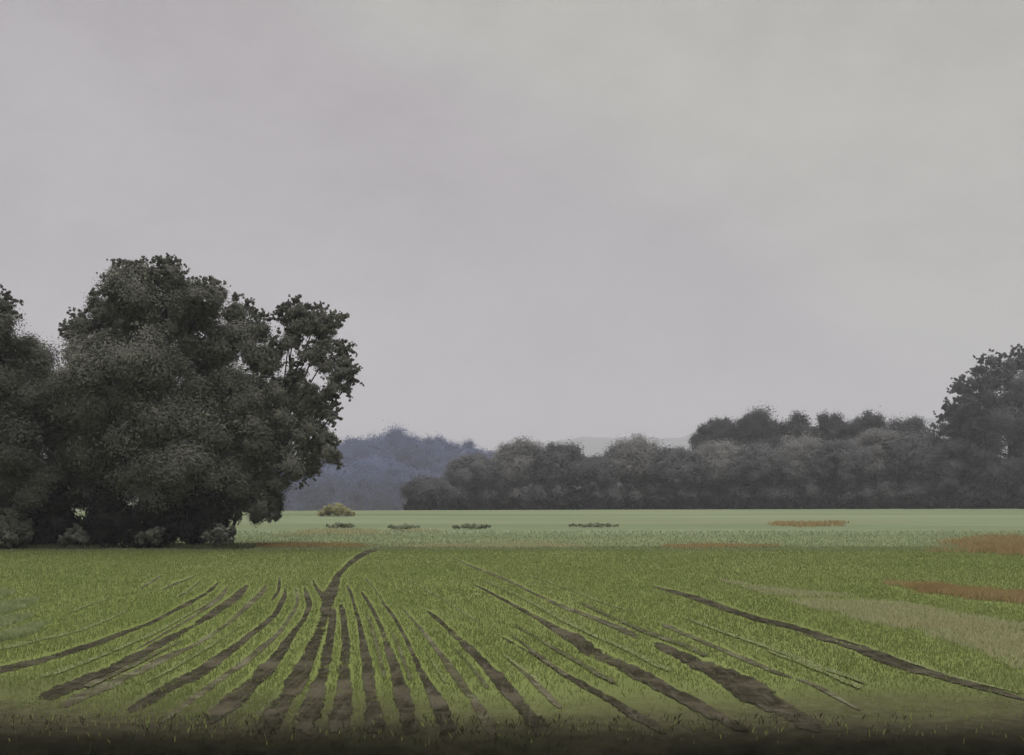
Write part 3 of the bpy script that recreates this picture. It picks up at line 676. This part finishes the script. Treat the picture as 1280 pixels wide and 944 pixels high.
# dark scrub hedging the foot of the wood
for i, px in enumerate(range(522, 1350, 24)):
    d = 160.0 + 2.5 * math.sin(i * 2.1); x = gx(px, d); z = float(height(x, d)); s_ = d / FPX
    bl = [(((k - 2) * 5.5 + rng.normal()) * s_, rng.normal() * .5, (5 + 5 * rng.random()) * s_ * (1.2 if k in (1, 2, 3) else .7), (6.5 + 3 * rng.random()) * s_) for k in range(5)]
    bl += [(((k - 1.5) * 7) * s_, rng.normal() * .4, 3 * s_, 5.5 * s_) for k in range(4)]
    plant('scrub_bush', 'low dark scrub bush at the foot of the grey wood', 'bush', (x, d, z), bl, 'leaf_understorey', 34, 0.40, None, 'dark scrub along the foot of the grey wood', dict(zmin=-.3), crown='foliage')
D3 = 172.0
T_tall = [(1168, 512, 9), (1164, 534, 13), (1166, 560, 16), (1160, 584, 18), (1158, 606, 16), (1172, 488, 7), (1176, 500, 7), (1174, 516, 10), (1180, 535, 14), (1178, 560, 16), (1182, 590, 18), (1180, 615, 14), (1252, 452, 12), (1238, 458, 14), (1215, 455, 11), (1200, 462, 8), (1262, 462, 16), (1278, 470, 20), (1222, 475, 18), (1196, 482, 14), (1186, 500, 14), (1210, 500, 22), (1245, 490, 28), (1285, 505, 30), (1195, 525, 22), (1230, 530, 34), (1275, 545, 36), (1200, 560, 28), (1245, 575, 38), (1200, 595, 28), (1285, 590, 36), (1230, 610, 28), (1265, 615, 26), (1200, 618, 20)]
plant('broadleaf_tree', 'tallest tree of the far wood, rising ragged at the right edge', 'tree', (gx(1240, D3), D3 - 6, float(height(gx(1240, D3), D3 - 6))), traced(T_tall, 1240, D3 - 6, 4.0, 0.5, wisps=220), 'leaf_mid2', 58, 0.31, (0.5, 15, 14), None, dict(subs=14))
wood_tree('broadleaf_tree', 'big tree partly outside the photo behind the tallest right tree', 1312, 470, 90, 178, 'leaf_mid', 99, None)
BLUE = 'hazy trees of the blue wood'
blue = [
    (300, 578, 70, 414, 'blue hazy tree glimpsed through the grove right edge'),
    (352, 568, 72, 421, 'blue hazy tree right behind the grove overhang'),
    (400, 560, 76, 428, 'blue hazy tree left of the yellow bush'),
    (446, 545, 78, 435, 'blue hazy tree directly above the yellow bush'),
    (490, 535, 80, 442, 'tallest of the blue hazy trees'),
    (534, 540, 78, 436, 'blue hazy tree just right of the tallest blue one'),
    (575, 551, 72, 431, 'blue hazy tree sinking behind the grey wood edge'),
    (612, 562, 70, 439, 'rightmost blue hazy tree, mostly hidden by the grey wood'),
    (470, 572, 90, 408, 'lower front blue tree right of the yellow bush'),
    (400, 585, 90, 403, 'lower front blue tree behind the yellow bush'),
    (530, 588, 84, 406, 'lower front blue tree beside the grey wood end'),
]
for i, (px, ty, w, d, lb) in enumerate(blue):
    wood_tree('hazy_tree', lb, px, ty, w * 1.15, d, 'leaf_haze', 120 + i, BLUE, 11, 0.72, 22)

# ------------------------------------------------------------------ haze
m = bpy.data.materials.new('haze'); m.use_nodes = True; nt = m.node_tree
for n_ in list(nt.nodes):
    if n_.type == 'BSDF_PRINCIPLED': nt.nodes.remove(n_)
pv = nt.nodes.new('ShaderNodeVolumePrincipled'); pv.inputs['Color'].default_value = (0.52, 0.515, 0.59, 1); pv.inputs['Density'].default_value = 0.0006
nt.links.new(pv.outputs[0], nt.nodes['Material Output'].inputs['Volume'])
x0, x1, y0, y1, z0, z1 = -2950, 2950, -2950, 2950, -8.5, 215
V = [(x, y, z) for z in (z0, z1) for x, y in ((x0, y0), (x1, y0), (x1, y1), (x0, y1))]
hz = mesh_np('haze', V, [(0, 3, 2, 1), (4, 5, 6, 7), (0, 1, 5, 4), (1, 2, 6, 5), (2, 3, 7, 6), (3, 0, 4, 7)], m)
tag(hz, 'thin grey blue morning haze over field and woods', 'haze', kind='stuff')

# ------------------------------------------------------------------ sky and sun
SUN_EL, SUN_AZ = 48.0, 150.0     # azimuth clockwise from +Y (view direction): high, behind the viewer's right shoulder
w = bpy.data.worlds.new('World'); bpy.context.scene.world = w; w.use_nodes = True
nt = w.node_tree; bg = nt.nodes['Background']; bg.inputs['Strength'].default_value = 0.1
sky = nt.nodes.new('ShaderNodeTexSky'); sky.sky_type = 'NISHITA'; sky.sun_disc = False
sky.sun_elevation = R(SUN_EL); sky.sun_rotation = R(SUN_AZ)
tc = nt.nodes.new('ShaderNodeTexCoord'); d_ = tc.outputs['Generated']
sp = nt.nodes.new('ShaderNodeSeparateXYZ'); nt.links.new(d_, sp.inputs[0])
n1 = noise(nt, 2.2, 5, 0.55, d_, (1, 1, 1.6))
# a cool violet grey cloud deck with a slightly warmer, lighter part to the right
dirn = math_n(nt, 'ADD', math_n(nt, 'MULTIPLY', sp.outputs[0], 0.62), sp.outputs[2])
dirn = math_n(nt, 'ADD', dirn, math_n(nt, 'MULTIPLY', math_n(nt, 'SUBTRACT', n1, 0.5), 0.28))
warm = maprange(nt, dirn, 0.29, 0.41)
shade = maprange(nt, dirn, 0.08, 0.27)
cl = mix(nt, warm, mix(nt, shade, (4.38, 4.12, 4.24), (4.12, 3.83, 3.88)), (4.58, 4.50, 4.10))
n2 = noise(nt, 4.2, 8, 0.66, d_, (1, 1, 1.7))
cl = mix(nt, 1.0, cl, ramp(nt, n2, [(0.3, (0.88, 0.865, 0.875)), (0.5, (0.99, 0.985, 0.985)), (0.72, (1.09, 1.085, 1.085))]), 'MULTIPLY')
zen = maprange(nt, sp.outputs[2], 0.44, 0.88, 1.0, 8.5)
cb = nt.nodes.new('ShaderNodeVectorMath'); cb.operation = 'SCALE'; nt.links.new(cl, cb.inputs[0]); nt.links.new(zen, cb.inputs['Scale'])
fin = mix(nt, 0.94, sky.outputs[0], cb.outputs[0])
nt.links.new(fin, bg.inputs['Color'])
sl = bpy.data.lights.new('sun', 'SUN'); sl.energy = 0.8; sl.angle = R(25); sl.color = (1.0, 0.96, 0.90)
so = bpy.data.objects.new('sun', sl); C.objects.link(so)
so.rotation_euler = (R(90 - SUN_EL), 0, R(180 - SUN_AZ)); so.location = (0, 0, 60)

# ------------------------------------------------------------------ camera, render settings
cd = bpy.data.cameras.new('camera'); co = bpy.data.objects.new('camera', cd); C.objects.link(co)
cd.sensor_width = 36; cd.lens = FPX / 1280 * 36; cd.shift_y = (HORIZON - 472) / 1280
cd.clip_start = 0.1; cd.clip_end = 9000
co.location = (0, 0, CAM_H); co.rotation_euler = (R(90), 0, 0)
sc = bpy.context.scene; sc.camera = co
sc.render.engine = 'CYCLES'
cy = sc.cycles
cy.max_bounces = 4; cy.diffuse_bounces = 2; cy.glossy_bounces = 1; cy.transmission_bounces = 1; cy.volume_bounces = 2; cy.transparent_max_bounces = 12
cy.use_denoising = True
try: cy.denoiser = 'OPENIMAGEDENOISE'
except Exception: pass
cy.use_adaptive_sampling = True; cy.adaptive_threshold = 0.015
sc.view_settings.view_transform = 'Standard'; sc.view_settings.look = 'None'
sc.view_settings.exposure = 0.14; sc.view_settings.gamma = 1.0
sc.view_settings.use_curve_mapping = False
